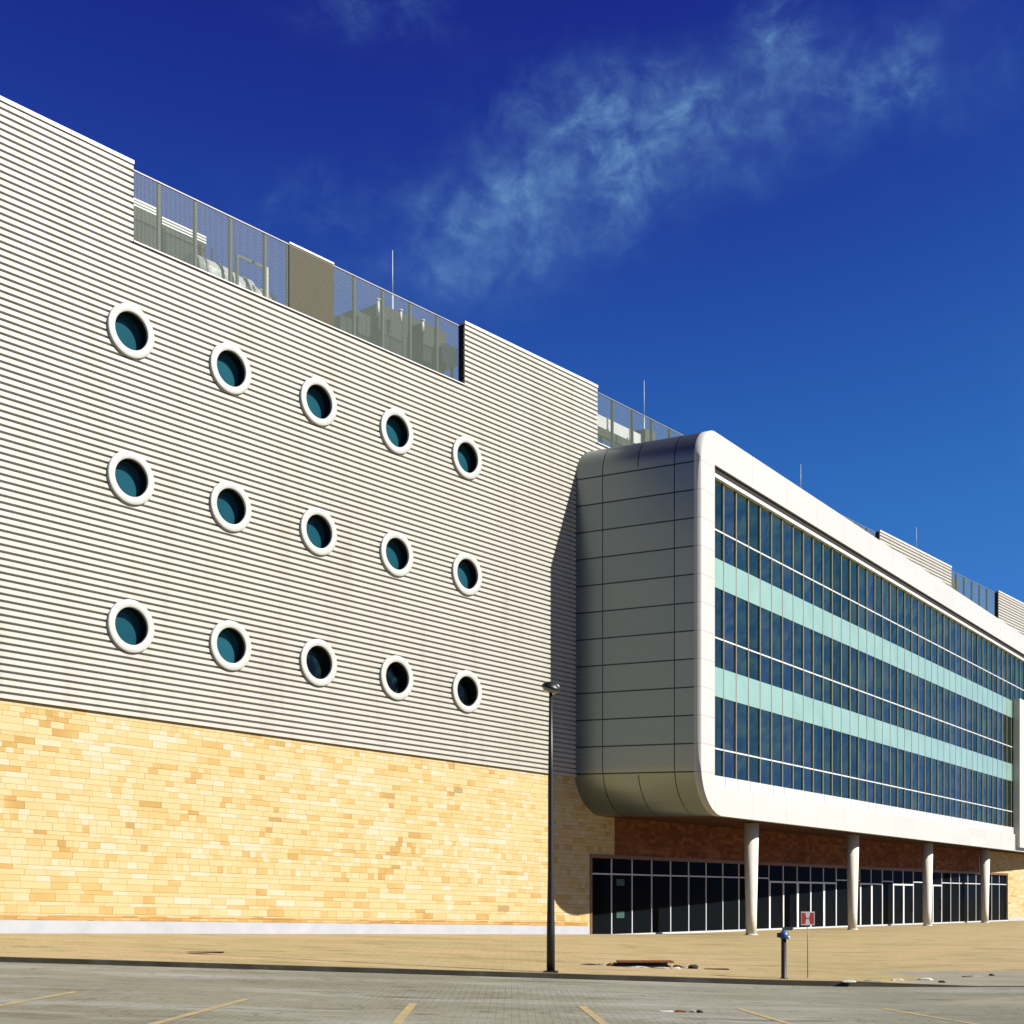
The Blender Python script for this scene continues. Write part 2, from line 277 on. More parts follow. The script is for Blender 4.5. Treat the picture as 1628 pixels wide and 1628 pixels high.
# sand drifted over the right-hand part of the road
sn = m.noise(0.9, 5, 0.6, st.outputs[0]); sa = m.math('MULTIPLY', m.math('SUBTRACT', sn, 0.56), 7, clamp=True)
sa = m.math('MULTIPLY', sa, m.math('MULTIPLY', m.math('SUBTRACT', s_.outputs[0], 3.5), 0.25, clamp=True))
col = m.mix(m.math('MULTIPLY', sa, 0.6), col, (0.46, 0.35, 0.20))
col = m.mix(1.0, col, (K, K, K), 'MULTIPLY')
m.l(col, m.b.inputs['Base Color']); m.b.inputs['Roughness'].default_value = 0.85; m.b.inputs['Specular IOR Level'].default_value = 0.2
m.bump(m.math('ADD', fine, br.outputs[1]), 0.25, 0.01)
m = M('plaza'); P = m.n('ShaderNodeNewGeometry').outputs['Position']; s_ = m.n('ShaderNodeSeparateXYZ'); m.l(P, s_.inputs[0])
st = m.n('ShaderNodeMapping'); st.inputs['Scale'].default_value = (0.35, 0.8, 1); m.l(P, st.inputs[0])
big = m.noise(0.55, 5, 0.6, st.outputs[0]); fine = m.noise(7, 7, 0.72, P); mid = m.noise(1.9, 5, 0.65, st.outputs[0], dist=0.5)
col = m.ramp(big, [(0.30, (0.58, 0.48, 0.27)), (0.5, (0.71, 0.57, 0.33)), (0.70, (0.79, 0.58, 0.38))])
col = m.mix(m.math('MULTIPLY', fine, 0.9), col, m.mix(1.0, col, (0.58, 0.54, 0.42), 'MULTIPLY'))
col = m.mix(0.9, col, m.ramp(mid, [(0.33, (0.66, 0.66, 0.54)), (0.47, (0.95, 0.96, 0.88)), (0.60, (1, 1, 1)), (0.70, (1.12, 0.96, 0.90))]), 'MULTIPLY')
br = m.n('ShaderNodeTexBrick'); br.inputs['Scale'].default_value = 1.0; br.inputs['Brick Width'].default_value = 0.4; br.inputs['Row Height'].default_value = 0.2
br.inputs['Mortar Size'].default_value = 0.012; br.inputs['Color1'].default_value = (0.86, 0.84, 0.8, 1); br.inputs['Color2'].default_value = (1, 1, 1, 1); br.inputs['Mortar'].default_value = (0.7, 0.64, 0.52, 1); m.l(P, br.inputs['Vector'])
col = m.mix(0.7, col, br.outputs[0], 'MULTIPLY')
# concrete apron that crosses the plaza on the right
ed = m.math('ADD', m.math('SUBTRACT', s_.outputs[0], 8.2), m.math('MULTIPLY', m.math('SUBTRACT', big, 0.5), 5))
ed = m.math('MULTIPLY', m.math('MULTIPLY', ed, 1.2, clamp=True), m.math('MULTIPLY', m.math('SUBTRACT', 35.5, m.math('ADD', s_.outputs[1], m.math('MULTIPLY', mid, 3))), 0.8, clamp=True))
dk = m.ramp(m.noise(3.0, 5, 0.65, st.outputs[0], dist=0.5), [(0.66, (1, 1, 1)), (0.74, (0.62, 0.55, 0.42))]); col = m.mix(0.9, col, dk, 'MULTIPLY')
gc = m.ramp(mid, [(0.3, (0.27, 0.26, 0.20)), (0.6, (0.34, 0.33, 0.27)), (0.8, (0.46, 0.38, 0.24))])
col = m.mix(m.math('MULTIPLY', ed, 0.85), col, gc)
col = m.mix(1.0, col, (K, K, K), 'MULTIPLY')
m.l(col, m.b.inputs['Base Color']); m.b.inputs['Roughness'].default_value = 0.9; m.b.inputs['Specular IOR Level'].default_value = 0.15
m.bump(m.math('ADD', fine, br.outputs[1]), 0.3, 0.01)
m = M('kerb'); P = m.n('ShaderNodeNewGeometry').outputs['Position']; v = m.noise(1.2, 5, 0.6, P); s_ = m.n('ShaderNodeSeparateXYZ'); m.l(P, s_.inputs[0])
jt = m.math('LESS_THAN', m.math('FRACT', s_.outputs[0]), 0.02)
col = m.ramp(v, [(0.3, (0.012, 0.007, 0.002)), (0.5, (0.024, 0.018, 0.007)), (0.68, (0.040, 0.044, 0.030))])
m.l(m.mix(jt, col, (0.03, 0.02, 0.01)), m.b.inputs['Base Color']); m.b.inputs['Roughness'].default_value = 0.9
m = M('yellow_paint'); P = m.n('ShaderNodeNewGeometry').outputs['Position']; v = m.noise(3.5, 6, 0.7, P)
m.l(m.ramp(v, [(0.36, (0.15, 0.145, 0.115)), (0.55, (0.26, 0.19, 0.07)), (0.72, (0.36, 0.22, 0.04))]), m.b.inputs['Base Color']); m.b.inputs['Roughness'].default_value = 0.8

# ---------------------------------------------------------------- helpers
def W1(w, d, z): return Vector((2.49 - .6662 * w + .7457 * d, 55.5 - .7457 * w - .6662 * d, z + .021 * w + 1.6))
def W2(u, d, z): return Vector((2.972 + .6106 * u + .7921 * d, 56.04 + .7921 * u - .6106 * d, z - .015 + .009 * u * max(0, (z - 3) / 18) + 1.6))
def BX(s, t, z): return Vector((7.21 + .5526 * s - .8334 * t, 52.4 + .8334 * s + .5527 * t, z + .031 * t + 1.6))
I3 = lambda a, b, c: Vector((a, b, c))
def off(o): o = Vector(o); return lambda a, b, c: Vector((a, b, c)) + o
class MB:
    def __init__(s): s.bm = bmesh.new(); s.uvl = s.bm.loops.layers.uv.new('UVMap')
    def face(s, pts, uvs=None):
        vs = [s.bm.verts.new(p) for p in pts]
        f = s.bm.faces.new(vs)
        if uvs:
            for lp, q in zip(f.loops, uvs): lp[s.uvl].uv = q
        return f
    def box(s, fn, a0, a1, b0, b1, c0, c1):
        """axis-aligned box in the local frame fn; UV = (a, c) metres"""
        P = [fn(a, b, c) for a in (a0, a1) for b in (b0, b1) for c in (c0, c1)]
        V = [s.bm.verts.new(p) for p in P]
        lc = [(a, b, c) for a in (a0, a1) for b in (b0, b1) for c in (c0, c1)]
        for q in ((0, 1, 3, 2), (4, 6, 7, 5), (0, 4, 5, 1), (2, 3, 7, 6), (0, 2, 6, 4), (1, 5, 7, 3)):
            f = s.bm.faces.new([V[i] for i in q])
            for lp, i in zip(f.loops, q):
                a, b, c = lc[i]
                lp[s.uvl].uv = (b if q in ((0, 1, 3, 2), (4, 6, 7, 5)) else a, c)
    def loft(s, rings, cap=True, smooth=True):
        rr = [[s.bm.verts.new(p) for p in r] for r in rings]; n = len(rr[0])
        for a, b in zip(rr, rr[1:]):
            for i in range(n):
                f = s.bm.faces.new((a[i], a[(i + 1) % n], b[(i + 1) % n], b[i])); f.smooth = smooth
        if cap:
            s.bm.faces.new(rr[0][::-1]); s.bm.faces.new(rr[-1])
    def cyl(s, p0, p1, r0, r1=None, n=16, cap=True):
        p0, p1 = Vector(p0), Vector(p1); r1 = r0 if r1 is None else r1; d = (p1 - p0).normalized()
        a = d.orthogonal().normalized(); b = d.cross(a)
        rg = lambda p, r: [p + a * (r * math.cos(2 * math.pi * i / n)) + b * (r * math.sin(2 * math.pi * i / n)) for i in range(n)]
        s.loft([rg(p0, r0), rg(p1, r1)], cap)
    def lathe(s, base, axis, prof, n=24, cap=True, tilt=None):
        base = Vector(base); d = Vector(axis).normalized(); a = d.orthogonal().normalized(); b = d.cross(a)
        s.loft([[base + d * h + a * (r * math.cos(2 * math.pi * i / n)) + b * (r * math.sin(2 * math.pi * i / n)) for i in range(n)] for r, h in prof], cap)
    def build(s, name, mat, parent=None, recalc=True, bevel=0, label=None):
        if recalc: bmesh.ops.recalc_face_normals(s.bm, faces=s.bm.faces)
        if bevel: bmesh.ops.bevel(s.bm, geom=list(s.bm.edges), offset=bevel, segments=2, affect='EDGES', profile=0.7)
        me = bpy.data.meshes.new(name); s.bm.to_mesh(me); s.bm.free()
        me.materials.append(MATS[mat]); o = bpy.data.objects.new(name, me); COL.objects.link(o)
        if parent: o.parent = parent; o.matrix_parent_inverse = parent.matrix_world.inverted()
        if label: o['label'] = label
        return o
def tag(o, label=None, cat=None, group=None, kind=None):
    for k, v in (('label', label), ('category', cat), ('group', group), ('kind', kind)):
        if v: o[k] = v
    return o
def empty(name, loc, label, cat, group=None):
    o = bpy.data.objects.new(name, None); o.location = loc; COL.objects.link(o); o.empty_display_size = 0.3
    o.matrix_world = Matrix.Translation(Vector(loc)); return tag(o, label, cat, group)

# ---------------------------------------------------------------- ground
def gx(X):
    X = max(X, -45.0)
    if X < 5: return -.03 * X
    if X > 9: return -.2
    t = (X - 5) / 4; return -.15 - .12 * t + .07 * t * t
def wall_y(X):
    if X < 2.97: return 55.5 - .7457 * (2.49 - X) / .6662
    return 56.04 + .7921 * (X - 2.972) / .6106
KY = 28.3
def kerb_h(X): return .10 if X < 7.2 else max(.012, .10 - .088 * (X - 7.2) / 2.4)
def road_z(X, Y): return gx(X)
def plaza_z(X, Y):
    k = gx(X) + kerb_h(X); base = gx(X) + .12 + .15
    yw = max(wall_y(max(min(X, 60), -25)), KY + 3)
    q = min(1, max(0, (Y - KY - .2) / (yw - KY - .2)))
    return k + (base - k) * min(1, q * 1.6)
xs = [-2500, -600, -200, -100] + [-60 + 2 * i for i in range(20)] + [-20 + .8 * i for i in range(45)] + [16 + 2 * i for i in range(30)] + [90, 140, 260, 700, 2500]
def sheet(name, mat, ys, zf):
    mb = MB(); g = [[mb.bm.verts.new((x, y, zf(x, y))) for x in xs] for y in ys]
    for a, b in zip(g, g[1:]):
        for i in range(len(xs) - 1):
            f = mb.bm.faces.new((a[i], a[i + 1], b[i + 1], b[i])); f.smooth = True
    return tag(mb.build(name, mat, recalc=False), kind='structure')
sheet('road', 'road', [-1500, -300, -80, -30, -10, 0, 5, 10, 15, 20, 24, 28.3], road_z)
sheet('plaza_paving', 'plaza', [28.45 + .0, 29, 30, 32, 34, 36, 38, 41, 44, 48, 52, 57, 63, 70, 80, 95, 120, 300, 3000], plaza_z)
mb = MB()                                            # kerb stones
for a, b in zip(xs, xs[1:]):
    for (y0, z0, y1, z1) in ((28.3, -.05, 28.305, 1), (28.305, 1, 28.45, 2)):
        hz = lambda X, k: gx(X) - .05 if k == -.05 else (gx(X) + kerb_h(X) if k == 1 else plaza_z(X, 28.45) + .004)
        mb.face([(a, y0, hz(a, z0)), (b, y0, hz(b, z0)), (b, y1, hz(b, z1)), (a, y1, hz(a, z1))])
tag(mb.build('kerb', 'kerb', recalc=False), kind='structure')
F = 2187.0
def ground_at(px, py, zf):
    """the point of the ground seen at photograph pixel px, py"""
    Y = 30.0
    for _ in range(40):
        X = (px - 814) / F * Y; Y = .5 * Y + .5 * F * (1.6 - zf(X, Y)) / (py - 1430)
    return Vector(((px - 814) / F * Y, Y, zf((px - 814) / F * Y, Y)))
for (x0, y0, x1, y1) in ((120, 1577, -40, 1606), (395, 1588, 245, 1628), (657, 1595, 630, 1628), (925, 1600, 960, 1628), (1175, 1604, 1255, 1628), (1405, 1604, 1560, 1630)):
    a = ground_at(x0, y0, road_z); b = ground_at(x1, y1, road_z); d = (b - a); d = d / abs(d.y)
    e = a + d * 6.0; sd_ = Vector((.062, 0, 0)); mb = MB()
    q = [a - sd_, a + sd_, e + sd_, e - sd_]; q = [Vector((p.x, p.y, road_z(p.x, p.y) + .005)) for p in q]
    n = 8; pr = []
    for i in range(n + 1):
        pr.append((q[0].lerp(q[3], i / n), q[1].lerp(q[2], i / n)))
    for (p, r), (s2, t2) in zip(pr, pr[1:]): mb.face([Vector((v.x, v.y, road_z(v.x, v.y) + .005)) for v in (p, r, t2, s2)])
    tag(mb.build('parking_line', 'yellow_paint'), kind='structure')

# ---------------------------------------------------------------- the building
B = empty('exhibition_building', W1(0, 0, -1.4), 'huge cream ribbed metal hall over a sandstone base with a glazed wing', 'building')
WL = 46.0; UR = 66.0; ZT = 21.12; ZN = 18.75
NW0, NW1 = 6.45, 20.44                               # roof notch in the main face
WIN = [(w, z) for z in (16.13, 11.85, 7.53) for w in (20.55, 17.0, 13.46, 9.92, 6.37)]
# stone base
mb = MB()
mb.box(W1, -.724, WL, -.35, 0, -1.065, 4.96)
mb.build('stone_wall', 'stone', B)
mb = MB(); mb.box(W1, -.9, WL, -.34, .012, -1.065, -.915); mb.build('base_course', 'stone_base', B)
mb = MB(); mb.box(W1, -1.0, WL, -.33, .03, -2.2, -1.068); mb.build('plinth', 'plinth_white', B)
OU0, OU1, OZ = .35, 53.0, 1.85
mb = MB()
mb.box(W2, 0, UR, -.35, 0, OZ, 4.9); mb.box(W2, 0, OU0, -.35, 0, -2.2, OZ); mb.box(W2, OU1, UR, -.35, 0, -1.3, OZ)
mb.build('stone_wall', 'stone', B)
mb = MB(); mb.box(W2, 2.2, OU1 - 6, -.30, .02, OZ + .035, 4.47); mb.build('shaded_wall', 'stone_shaded', B)  # same stone wall, coloured dark for the wing's shade
mb = MB(); mb.box(W2, OU1, UR, -.34, .03, -2.2, -1.3); mb.build('plinth', 'plinth_white', B)
# massing behind
mb = MB(); mb.box(W1, -.7, WL, -45, -.46, -2.5, 18.55); mb.box(W2, -.2, UR, -40, -.62, -2.5, 18.5)
mb.build('structural_core', 'core', B)
mb = MB(); mb.box(W1, -.7, WL, -44, -.02, 18.555, 18.62); mb.box(W2, 0, UR, -39, -.02, 18.56, 18.63); mb.build('roof', 'unit_light', B)
# ribbed cladding
PITCH = .19
PROF = [(.092, 0), (.092, .114), (.080, .121), (.012, .128), (.010, .174), (.080, .184), (.092, .19)]
def rib_rows(mb, fn, z0, z1, spans):
    n = int(round((z1 - z0) / PITCH))
    for i in range(n):
        zb = z0 + i * PITCH
        for (d0, a), (d1, b) in zip(PROF, PROF[1:]):
            za, zc = zb + a, zb + b; zm = (za + zc) / 2
            iv = spans(zm)
            for (p, q) in iv:
                mb.face([fn(p, d0, za), fn(q, d0, za), fn(q, d1, zc), fn(p, d1, zc)])
def spans1(z):
    iv = [[-.74, WL]]
    if z > 18.68: iv = [[-.74, NW0], [NW1, WL]]
    for (wc, zc) in WIN:
        h = .70 ** 2 - (z - zc) ** 2
        if h > 0:
            h = math.sqrt(h); nv = []
            for p, q in iv:
                if q <= wc - h or p >= wc + h: nv.append([p, q])
                else: nv += [[p, wc - h], [wc + h, q]]
            iv = nv
    return iv
mb = MB(); rib_rows(mb, W1, 4.93, 21.1, spans1)
mb.build('ribbed_cladding', 'clad_metal', B)
NB = [(.78, 29.9), (41.5, 50.7)]                     # notches in the far face
def spans2(z):
    if z > ZN: return [[0, .78], [29.9, 41.5], [50.7, UR]]
    return [[0, UR]]
mb = MB(); rib_rows(mb, W2, 15.76, 21.1, spans2)
mb.box(W2, 0, UR, -.3, -.01, 4.9, 18.5)
mb.build('ribbed_cladding', 'clad_metal', B)
# parapet backs and copings
for fn, p, q in ((W1, -.72, NW0), (W1, NW1, WL), (W2, 0, .78), (W2, 29.9, 41.5), (W2, 50.7, UR)):
    mb = MB(); mb.box(fn, p, q, -.17, .008, 18.6, 21.05); mb.build('parapet', 'clad_metal', B)
    mb = MB(); mb.box(fn, p - .01, q + .01, -.2, .12, 21.05, 21.16); mb.build('coping', 'coping', B)
for fn, p, q in ((W1, NW0, NW1), (W2, .78, 29.9), (W2, 41.5, 50.7)):
    mb = MB(); mb.box(fn, p, q, -.2, .12, 18.79, 18.83); mb.build('coping', 'coping', B)
    mb = MB(); mb.box(fn, p, q, .02, .09, 18.68, 18.788); mb.build('coping_shade', 'drain_shade_dark', B)  # dark strip painted in as the shadow below the coping
# end returns where the parapet stops, coloured black for the shade on them
for fn, e, sg in ((W1, NW0, 1), (W1, NW1, -1), (W2, 29.9, -1), (W2, 50.7, -1)):
    mb = MB(); mb.box(fn, e + sg * .005, e + sg * .03, -.19, .05, 18.835, 21.04); mb.build('end_shade', 'drain_shade_dark', B)
# round windows
def ring(c, nrm, prof, n=40):
    up = Vector((0, 0, 1)); a = up.cross(nrm).normalized(); out = []
    for r, h in prof: out.append([c + nrm * h + a * (r * math.cos(2 * math.pi * i / n)) + up * (r * math.sin(2 * math.pi * i / n)) for i in range(n)])
    return out
N1 = Vector((.7457, -.6662, 0))
for (wc, zc) in WIN:
    c = W1(wc, 0, zc); mb = MB()
    mb.loft(ring(c, N1, [(.76, 0.0), (.775, .02), (.775, .165), (.755, .18), (.565, .18), (.548, .165), (.548, .10)]), cap=False)
    wdw = mb.build('round_window', 'ring_white', B)
    mb = MB(); mb.loft(ring(c, N1, [(.56, .11), (.56, -.22)]), cap=False); mb.build('reveal', 'reveal', wdw)
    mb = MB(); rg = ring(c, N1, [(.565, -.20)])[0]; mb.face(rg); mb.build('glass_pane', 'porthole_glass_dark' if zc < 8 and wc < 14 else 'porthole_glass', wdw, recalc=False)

# ---- projecting wing: rounded tube
def arc(cx, cz, r, a0, a1, n): return [(cx + r * math.cos(R(a0 + (a1 - a0) * i / n)), cz + r * math.sin(R(a0 + (a1 - a0) * i / n))) for i in range(n + 1)]
SE = 64.0; ZB, ZTOP = 3.27, 18.17; RT, RB = 1.25, 1.9
prof_top = arc(RT, ZTOP - RT, RT, 180, 90, 14); prof_bot = arc(RB, ZB + RB, RB, 270, 180, 18)
left = prof_bot + prof_top                         # from underside corner round to the roof corner
def strip(mb, pts, t0, t1, inset=0.0):
    for (s0, z0), (s1, z1) in zip(pts, pts[1:]):
        f = mb.face([BX(s0, t0, z0), BX(s1, t0, z1), BX(s1, t1, z1), BX(s0, t1, z0)], [(t0, z0 + 1.6), (t0, z1 + 1.6), (t1, z1 + 1.6), (t1, z0 + 1.6)]); f.smooth = True
T1 = 7.2
mb = MB(); strip(mb, left, .30, T1)
bmesh.ops.remove_doubles(mb.bm, verts=mb.bm.verts, dist=1e-4); mb.build('side_cladding', 'silver_panel', B)
mb = MB(); mb.box(BX, RT, SE, .30, T1, ZTOP - .1, ZTOP); mb.build('wing_roof', 'white_panel', B)
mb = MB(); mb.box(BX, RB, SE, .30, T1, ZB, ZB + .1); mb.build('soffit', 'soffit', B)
# white front frame: a thick plate with an opening
GS0, GS1, GZ0, GZ1 = 1.2, 60.0, 4.40, 16.88
GZ0F = GZ0
mb = MB()
def frame_ring(t):
    outer = left + [(SE, ZTOP), (SE, ZB)]
    return outer
outer = frame_ring(0)
vo = [mb.bm.verts.new(BX(s, 0, z)) for s, z in outer]; vb = [mb.bm.verts.new(BX(s, .30, z)) for s, z in outer]
for i in range(len(vo)):
    j2 = (i + 1) % len(vo); f = mb.bm.faces.new((vo[i], vo[j2], vb[j2], vb[i])); f.smooth = i < len(left) - 1
inner = [(GS0, GZ0), (GS0, GZ1), (GS1, GZ1), (GS1, GZ0)]
vi = [mb.bm.verts.new(BX(s, 0, z)) for s, z in inner]; vj_ = [mb.bm.verts.new(BX(s, .10, z)) for s, z in inner]
for i in range(4):
    j2 = (i + 1) % 4; mb.bm.faces.new((vi[i], vi[j2], vj_[j2], vj_[i]))
k = len(left); nb = 19
bl = next(i for i, (s, z) in enumerate(left) if i >= nb - 1)     # first vertex of the straight left side
# four regions: bottom, left, top, right
bottom = vo[:nb]                                   # from (RB,ZB) round to (0,ZB+RB)
mb.bm.faces.new([vo[-1]] + [vi[3], vi[0]] + [vo[0]])            # lower band
mb.bm.faces.new([vi[0]] + bottom[::-1])                         # lower-left corner fan
mb.bm.faces.new([vo[nb - 1], vi[0], vi[1], vo[nb]])             # left band
mb.bm.faces.new([vi[1]] + vo[nb:k][::-1])                       # upper-left corner fan
mb.bm.faces.new([vo[k - 1], vi[1], vi[2], vo[k]])               # top band
mb.bm.faces.new([vo[k], vi[2], vi[3], vo[k + 1]])               # right band
o = mb.build('front_frame', 'front_panel', B)
# header rail and sill of the curtain wall
mb = MB(); mb.box(BX, GS0, GS1, .05, .40, 16.46, 16.60); mb.build('header_rail', 'rail_white', B)
mb = MB(); mb.box(BX, GS0 - .05, GS1, .102, .50, 16.602, GZ1 + .05); mb.build('header_shade_strip', 'drain_shade_dark', B)  # black strip standing for the shade in the slot above the rail
mb = MB(); mb.box(BX, GS0 - .02, GS1, .102, .40, GZ0 - .05, 4.84)
sill = mb.build('sill_panel', 'coping', B)
# bays
BAY = 1.2; NBAY = 49; TG = .22
ZG = [(4.84, 7.96), (9.11, 12.23), (13.38, 16.43)]; ZTR = [5.91, 10.26, 14.49]; ZSP = [(7.96, 9.11), (12.23, 13.38)]
for i in range(NBAY):
    s0 = GS0 + BAY * i; s1 = s0 + BAY
    mb = MB(); mb.box(BX, s0 - .025, s0 + .025, TG - .050, TG + .06, 4.84, 16.46)
    mb.box(BX, s0 - .010, s0 + .010, .094, .101, 4.45, 4.84)
    bay = mb.build('window_bay', 'mullion', B)
    for z in ZTR:
        mb = MB(); mb.box(BX, s0 + .03, s1 - .03, TG - .04, TG + .05, z - .028, z + .028); mb.build('transom', 'rail_white', bay)
    mb = MB(); zs = [4.84, 5.91, 7.96, 9.11, 10.26, 12.23, 13.38, 14.49, 16.46]
    e = rnd.uniform(-.007, .007); rows = []
    for z in zs:
        e += rnd.uniform(-.004, .004); e = max(-.009, min(.009, e)); rows.append((mb.bm.verts.new(BX(s0, TG + e, z)), mb.bm.verts.new(BX(s1, TG - e, z))))
    for (a, b), (c, d) in zip(rows, rows[1:]): mb.bm.faces.new((a, b, d, c))
    mb.build('glass_pane', 'curtain_glass', bay, recalc=False)
    for a, b in ZSP:
        mb = MB(); mb.box(BX, s0 + .026, s1 - .026, TG - .035, TG - .012, a, b); mb.build('spandrel_panel', 'spandrel_glass', bay)
# inside the wing
mb = MB(); mb.box(BX, 2.1, SE, 4.6, 4.7, ZB + .2, ZTOP - .2)
for a, b in ((ZB + .15, 4.75),) + tuple(ZSP) + ((16.5, ZTOP - .15),): mb.box(BX, 2.1, SE, .45, 4.6, a + .05, b - .05)
mb.build('interior', 'interior_dark', B)
for i in range(9):
    s = 7.4 + 6.3 * i
    for a, b in ZG:
        mb = MB(); mb.cyl(BX(s, .95, a), BX(s, .95, b), .28, n=16, cap=False); mb.build('interior_column', 'interior_column', B)
# entrance volume with an emblem at the far end
mb = MB(); mb.box(BX, 48.35, 57, -.28, .15, ZB + .25, 13.55); en = mb.build('entrance_portal', 'white_panel', B)
mb = MB(); mb.lathe(BX(51.25, -.28, 11.6), (.8334, -.5527, 0), [(.62, -.01), (.62, .04), (.55, .06)], 32); mb.build('emblem', 'red_paint', en)
# columns under the wing
for i in range(4):
    s = 7.4 + 12.6 * i; c = BX(s, 1.2, 0); zb = plaza_z(c.x, c.y); mb = MB()
    mb.lathe((c.x, c.y, zb - .05), (0, 0, 1), [(.23, 0), (.24, 1.0), (.33, ZB + 1.6 - zb + .06)], 28)
    col_ = mb.build('column', 'concrete', B)
    mb = MB(); mb.lathe((c.x, c.y, zb - .01), (0, 0, 1), [(.27, 0), (.27, .05), (.245, .06)], 28); mb.build('base_ring', 'concrete', col_)
# ground-floor glazing
mb = MB(); mb.box(W2, OU0, OU0 + .14, -.34, .03, -2.0, OZ - .12); mb.box(W2, OU0, OU1, -.34, .03, OZ - .12, OZ + .03); mb.build('surround', 'bronze_frame', B)
mb = MB(); mb.box(W2, OU0 + .14, OU1, -.33, .05, -2.2, -1.44); mb.build('threshold', 'frame_alu', B)
MOD = 1.585; U0 = OU0 + .14
doors = {10: 0, 11: 1, 12: 0, 13: 1, 14: 0, 17: 0, 18: 0, 20: 0, 21: 0, 24: 0}
nm = int((OU1 - U0) / MOD)
MOD = (OU1 - U0) / nm
for i in range(nm):
    a = U0 + MOD * i; b = a + MOD; D = -.14
    if i in doors:
        mb = MB(); wd = .16 if doors[i] == 0 else .07
        mb.box(W2, a, a + wd, D - .05, D + .05, -1.44, .95); mb.box(W2, b - .05, b, D - .05, D + .05, -1.44, .95)
        mb.box(W2, a + wd, b - .05, D - .05, D + .05, .86, .95); mb.box(W2, a, a + .05, D - .03, D + .03, .95, OZ - .12)
        dr = mb.build('entrance_door', 'rail_white', B)
        mb = MB(); mb.box(W2, a + .055, b - .055, D - .02, D + .01, -1.44, OZ - .125); mb.build('glass_pane', 'dark_glass', dr)
        mb = MB(); mb.box(W2, b - .20, b - .16, D + .07, D + .10, -.7, .1); mb.box(W2, b - .19, b - .17, D + .01, D + .07, -.65, -.62); mb.box(W2, b - .19, b - .17, D + .01, D + .07, .02, .05); mb.build('handle', 'galv', dr)
    else:
        mb = MB(); mb.box(W2, a, a + .06, D - .05, D + .05, -1.44, OZ - .12); mb.box(W2, a + .06, b, D - .04, D + .04, 1.05, 1.11)
        gb = mb.build('glazing_bay', 'frame_alu', B)
        mb = MB(); mb.box(W2, a + .062, b - .002, D - .02, D + .01, -1.44, OZ - .125); mb.build('glass_pane', 'dark_glass', gb)
        if i == 1:
            for z in (.72, -.65):
                mb = MB(); mb.box(W2, a + .45, a + 1.05, D + .012, D + .018, z - .12, z + .16); mb.build('poster', 'poster', gb)

# ---------------------------------------------------------------- roof screens
def screen(fn, a0, a1, posts, label, ztop=21.0, solid=None, d=-.13):
    c = fn((a0 + a1) / 2, d, ZN); sc = empty('roof_screen', c, label, 'screen', None)
    ps = sorted(posts)
    edges = [a0] + ps + [a1]
    for p, q in zip(edges, edges[1:]):
        if q - p < .05: continue
        m_ = (p + q) / 2
        if solid and solid[0] < m_ < solid[1]: continue
        mb = MB(); mb.face([fn(p, d, 18.8), fn(q, d, 18.8), fn(q, d, ztop), fn(p, d, ztop)], [(p, 18.8), (q, 18.8), (q, ztop), (p, ztop)]); mb.build('mesh_panel', 'mesh_screen', sc, recalc=False)
    for p in ps:
        mb = MB(); mb.box(fn, p - .04, p + .04, d - .12, d - .012, 18.8, ztop + .06); mb.build('post', 'screen_post', sc)
    mb = MB(); mb.box(fn, a0, a1, d - .02, d + .02, ztop, ztop + .035); mb.build('top_rail', 'galv', sc)
    if solid:
        mb = MB(); mb.box(fn, solid[0], solid[1], d - .03, d + .03, 18.8, ztop); o = mb.build('solid_panel', 'screen_solid', sc)
        mb = MB(); mb.box(fn, solid[0], solid[1], d - .04, d + .05, ztop + .036, ztop + .10); mb.build('cap', 'coping', o)
    return sc
screen(W1, NW0 + .01, NW1 - .01, [19.4, 18.1, 16.77, 15.43, 14.5, 12.6, 11.62, 10.3, 8.97, 7.63], 'long grey mesh screen over the round windows with one solid brown panel', solid=(12.6, 14.5))
screen(W2, .79, 29.8, [2.3 + 1.55 * i for i in range(18)], 'grey mesh screen above the rounded silver end of the glazed wing')
screen(W2, 41.6, 50.6, [43.1 + 1.5 * i for i in range(5)], 'short grey mesh screen between two ribbed parapets at the far end')

